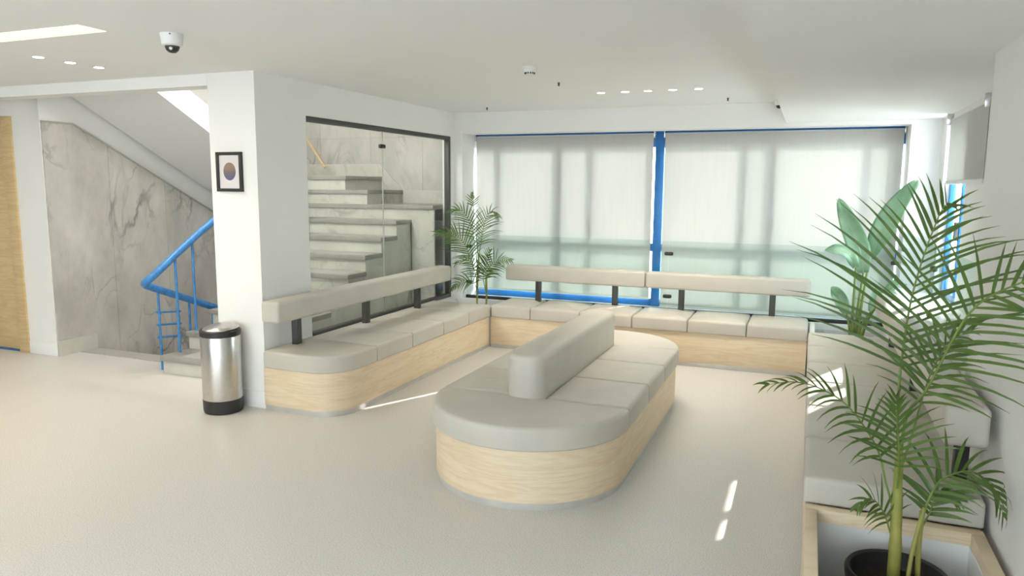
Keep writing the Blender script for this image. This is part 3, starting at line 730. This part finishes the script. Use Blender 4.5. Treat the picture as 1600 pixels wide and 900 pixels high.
# broad-leaved plant in the right corner
sp = thing('broad_leaf_plant', 'tall plant with large paddle leaves in the window corner', 'plant', (.41, 6.80, .02))
pot(sp, (.41, 6.80), .16, .0205, .28)
def paddle(stemp, tip_path, W, n_hint, cup=.25, wave=.012):
    sm = G().tube(smoothpath(stemp, 6), [.016-.009*i/(6*(len(stemp)-1)) for i in range(6*(len(stemp)-1)+1)], 8).obj('petiole', 'rachis', sp, 60)
    pts = smoothpath(tip_path, 7); m = len(pts); v = []; f = []; K = 8; n_hint = V(n_hint)
    for i, p in enumerate(pts):
        t = i/(m-1); tg = (pts[min(i+1, m-1)]-pts[max(0, i-1)]).normalized()
        nn = (n_hint-tg*n_hint.dot(tg)).normalized(); sd_ = tg.cross(nn)
        w = W*(math.sin(math.pi*(.05+.93*t)**.80))**.62 if t < 1 else .003
        for k in range(K+1):
            s_ = (k/K-.5)*2
            v.append(p+sd_*(s_*w)+nn*(cup*w*s_*s_+wave*math.sin(9*t+2*s_)*abs(s_)))
    for i in range(m-1):
        for k in range(K): a = i*(K+1)+k; f.append((a, a+1, a+K+2, a+K+1))
    b = mesh('leaf', v, f, 'strel', sp, 80)
    s2 = b.modifiers.new('thickness', 'SOLIDIFY'); s2.thickness = .0015
    G().tube([p-((n_hint-0*p).normalized())*.002 for p in pts], [.0055*(1-.8*i/(m-1)) for i in range(m)], 6).obj('midrib', 'strelrib', b, 60)
B0 = V((.41, 6.80, .22))
paddle([B0, (.42, 6.80, .55), (.445, 6.79, .90)], [(.445, 6.79, .90), (.40, 6.78, 1.10), (.30, 6.76, 1.33), (.213, 6.73, 1.52)], .085, (-.2, -1, .25))
paddle([B0+V((.02, .01, 0)), (.45, 6.83, .60), (.49, 6.86, 1.02)], [(.49, 6.86, 1.02), (.58, 6.87, 1.26), (.69, 6.86, 1.50), (.80, 6.84, 1.675)], .095, (-.6, -1, .1))
paddle([B0+V((-.02, 0, 0)), (.385, 6.76, .6), (.38, 6.72, .95)], [(.38, 6.72, .95), (.32, 6.68, 1.06), (.22, 6.64, 1.10), (.13, 6.62, 1.09)], .05, (-.1, -1, .5))
paddle([B0+V((-.03, -.02, 0)), (.37, 6.74, .40), (.335, 6.70, .56)], [(.335, 6.70, .56), (.29, 6.68, .66), (.24, 6.66, .74), (.20, 6.65, .78)], .055, (-.1, -1, .3))
paddle([B0+V((.03, 0, 0)), (.50, 6.70, .52), (.585, 6.55, .72)], [(.585, 6.55, .72), (.63, 6.42, .83), (.665, 6.25, .89), (.69, 6.05, .90)], .05, (0, .3, 1))
paddle([B0+V((.03, .02, 0)), (.46, 6.85, .42), (.53, 6.88, .56)], [(.53, 6.88, .56), (.56, 6.89, .68), (.57, 6.89, .80)], .04, (0, -1, .3))

# ================================================================== SMALL THINGS
tb = thing('trash_bin', 'brushed steel bin with black rim and base beside the column', 'bin', (-3.80, 3.915, 0))
c = (-3.80, 3.915, 0)
G().lathe(c, [(.120, 0), (.130, .004), (.134, .02), (.136, .098)], 40).obj('base', 'black', tb, 40)
G().lathe(c, [(.134, .098), (.1345, .10), (.1345, .545), (.133, .548)], 48).obj('body', 'steel', tb, 40)
G().lathe(c, [(.134, .548), (.138, .552), (.138, .585), (.132, .592), (.126, .593)], 40).obj('rim', 'black', tb, 40)
G().lathe((c[0], c[1], .588), [(.128, 0), (.125, .010), (.108, .026), (.075, .038), (.03, .045), (.004, .046)], 40, (-.10, -.06, 1)).obj('lid', 'steel', tb, 60)

pf = thing('picture_frame', 'small black framed oval print on the column', 'picture', (-3.784, YC-.012, 1.685))
px0, px1, pz0, pz1, tf = -3.897, -3.671, 1.548, 1.822, .022
g = G(); y0, y1 = YC-.022, YC-.0005
for a in ((px0, px1, pz0, pz0+tf), (px0, px1, pz1-tf, pz1), (px0, px0+tf, pz0+tf, pz1-tf), (px1-tf, px1, pz0+tf, pz1-tf)): g.box(a[0], a[1], y0, y1, a[2], a[3], .002)
g.obj('frame', 'black', pf, 40)
box('mat_board', 'screen', px0+tf, px1-tf, YC-.010, YC-.001, pz0+tf, pz1-tf, pf)
el = [(-3.784+.054*math.cos(2*math.pi*i/36), 1.688+.062*math.sin(2*math.pi*i/36)) for i in range(36)]
G().prism(el, lambda u, w, d: (u, d, w), YC-.012, YC-.0099).obj('oval_print', 'art', pf)

def dome_cam(label, c, s=1.0):
    d = thing('security_camera', label, 'camera', c, 'dome security cameras')
    G().lathe((c[0], c[1], c[2]), [(.040*s, -.062*s), (.050*s, -.056*s), (.056*s, -.012*s), (.058*s, -.0005)], 32).obj('housing', 'white', d, 40)
    G().lathe((c[0], c[1], c[2]-.060*s), [(.004*s, -.036*s), (.018*s, -.033*s), (.030*s, -.022*s), (.036*s, -.006*s), (.036*s, 0)], 28).obj('dome', 'black', d, 60)
    G().lathe((c[0]+.018*s, c[1]-.026*s, c[2]-.076*s), [(.009*s, -.008*s), (.010*s, .0), (.008*s, .006*s)], 14, (.3, -.8, -.4)).obj('lens', 'chrome', d, 60)
    G().lathe((c[0]+.035*s, c[1]-.045*s, c[2]-.010*s), [(.004*s, -.004), (.004*s, .004)], 8, (.6, -.8, 0)).obj('screw', 'bronze', d, 60)
dome_cam('white dome security camera on the ceiling above the bin', (-3.10, 2.96, H))
dome_cam('small dome camera half hidden beside the dropped ceiling edge', (-.305, 6.95, H), .75)
sm = thing('smoke_detector', 'white round smoke detector on the ceiling above the island bench', 'smoke detector', (-1.73, 4.55, H))
G().lathe((-1.73, 4.55, H), [(.042, -.016), (.049, -.014), (.050, -.0005)], 32).obj('base_plate', 'white', sm, 40)
G().lathe((-1.73, 4.55, H), [(.018, -.050), (.026, -.047), (.030, -.038), (.036, -.030), (.041, -.016)], 32).obj('sensor_head', 'white', sm, 40)
for k in range(12):
    a = 2*math.pi*k/12; x, y = -1.73+.031*math.cos(a), 4.55+.031*math.sin(a)
    G().lathe((x, y, H-.041), [(.0042, -.005), (.0042, .005)], 8).obj('vent_slot', 'black', sm)
for i, (x, y, lb) in enumerate(((-1.783, 5.296, 'tiny sprinkler nozzle on the ceiling just behind the smoke detector'), (-3.0, 6.72, 'tiny sprinkler nozzle on the ceiling near the glass partition corner'), (-.71, 6.65, 'tiny sprinkler nozzle on the ceiling near the dropped ceiling edge'))):
    n_ = thing('sprinkler', lb, 'sprinkler', (x, y, H), 'ceiling sprinklers')
    G().lathe((x, y, H), [(.004, -.020), (.007, -.018), (.007, -.004), (.011, -.003), (.011, -.0005)], 14).obj('nozzle', 'bronze', n_, 40)
    G().lathe((x, y, H), [(.008, -.025), (.009, -.022), (.004, -.020)], 14).obj('deflector', 'bronze', n_, 40)

# recessed downlights: trim ring, lens and the lamp itself
def downlight(label, x, y, z, power, src=None):
    if src is None:
        d = thing('downlight', label, 'ceiling light', (x, y, z), 'recessed round downlights')
        G().lathe((x, y, z), [(.030, -.003), (.036, -.004), (.040, -.002), (.040, -.0003)], 28).obj('trim_ring', 'white', d, 40)
        G().lathe((x, y, z), [(.004, -.0045), (.029, -.0042), (.030, -.003)], 24).obj('lens', 'bulb', d, 60)
    else:
        d = src.copy(); COL.objects.link(d); d.location = (x, y, z); d['label'] = label
        for ch in src.children:
            if ch.type == 'MESH':
                k = ch.copy(); COL.objects.link(k); k.parent = d
    ld = bpy.data.lights.new('lamp', 'SPOT'); ld.energy = power; ld.color = (1.0, .89, .74); ld.spot_size = math.radians(125); ld.spot_blend = .9; ld.shadow_soft_size = .03
    lo = bpy.data.objects.new('lamp', ld); COL.objects.link(lo); lo.parent = d; lo.location = (0, 0, -.012)
    return d
src = downlight('nearest of three downlights in a row above the left floor', -4.44, 3.20, H, SPOT_W)
downlight('middle of three downlights in a row above the left floor', -4.44, 3.41, H, SPOT_W, src)
downlight('farthest of three downlights in a row above the left floor', -4.44, 3.615, H, SPOT_W, src)
for i, (x, o_) in enumerate(zip((-1.64, -1.44, -1.255, -1.06, -.86), ('first', 'second', 'third', 'fourth', 'fifth'))):
    downlight('%s downlight from the left in the row before the back windows' % o_, x, 5.96, H, SPOT_W*2.0, src)
# unseen downlight groups added behind and beside the camera as room fill
for x, ys_, nm in ((-6.5, (2.2, 2.41, 2.62), 'far left'), (-4.44, (.4, .6, .8), 'rear left'), (-1.6, (.4, .6, .8), 'rear middle'), (-6.6, (.4, .6, .8), 'rear far left'), (-4.44, (-1.8, -1.6), 'back wall left'), (-1.6, (-1.8, -1.6), 'back wall right')):
    for y, o_ in zip(ys_, ('first', 'second', 'third')): downlight('%s added fill downlight of the %s ceiling group' % (o_, nm), x, y, H, SPOT_W, src)
# linear slot light
sl = thing('linear_ceiling_light', 'long pale yellow strip light set in the left ceiling', 'ceiling light', (-4.6, 2.72, H))
G().prism([(-3.36, 2.635), (-3.36, 2.79), (-6.2, 2.79), (-6.2, 2.635)], lambda u, w, d: (u, w, d), H-.004, H-.0005).obj('diffuser', 'tube', sl)
ld = bpy.data.lights.new('strip_lamp', 'AREA'); ld.shape = 'RECTANGLE'; ld.size = 2.8; ld.size_y = .14; ld.energy = PANEL_W; ld.color = (1, .9, .68)
lo = bpy.data.objects.new('strip_lamp', ld); COL.objects.link(lo); lo.parent = sl; lo.location = (-.18, 0, -.006)
# unseen lamp added high in the stairwell to brighten the stairs
sw = thing('added_stair_lamp', 'added round ceiling lamp, unseen high above the stairs', 'ceiling light', (-4.6, 4.9, 3.9))
G().lathe((-4.6, 4.9, 3.9), [(.02, -.07), (.13, -.06), (.17, -.03), (.17, -.0005)], 32).obj('shade', 'bulb', sw, 50)
ld = bpy.data.lights.new('added_stair_light', 'AREA'); ld.shape = 'DISK'; ld.size = .34; ld.energy = STAIR_W; ld.color = (.97, .97, 1.0)
lo = bpy.data.objects.new('added_stair_light', ld); COL.objects.link(lo); lo.parent = sw; lo.location = (0, 0, -.08)

# hidden lamp added on the stair side of the beam to light the risers
wlp = thing('added_wall_lamp', 'added oblong wall lamp, out of view, lighting the stairs', 'wall lamp', (-4.35, 4.335, 2.9))
G().box(-4.65, -4.05, 4.331, 4.375, 2.84, 2.96, .015, 3).obj('housing', 'white', wlp, 40)
G().box(-4.62, -4.08, 4.375, 4.381, 2.86, 2.94, .002).obj('diffuser', 'bulb', wlp)
ld = bpy.data.lights.new('added_wall_light', 'AREA'); ld.shape = 'RECTANGLE'; ld.size = .54; ld.size_y = .08; ld.energy = WALL_W; ld.color = (1.0, .97, .92)
lo = bpy.data.objects.new('added_wall_light', ld); COL.objects.link(lo); lo.parent = wlp; lo.location = (0, .052, 0); lo.rotation_euler = (math.radians(55), 0, 0)

# ground outside
struct(box('ground_outside', 'concrete', -30, 30, 7.75, 40, -.4, -.3), 'pale pavement outside the windows')
struct(box('ground_outside_right', 'concrete', 1.2, 30, -20, 7.75, -.4, -.3), 'pale pavement outside the right window')
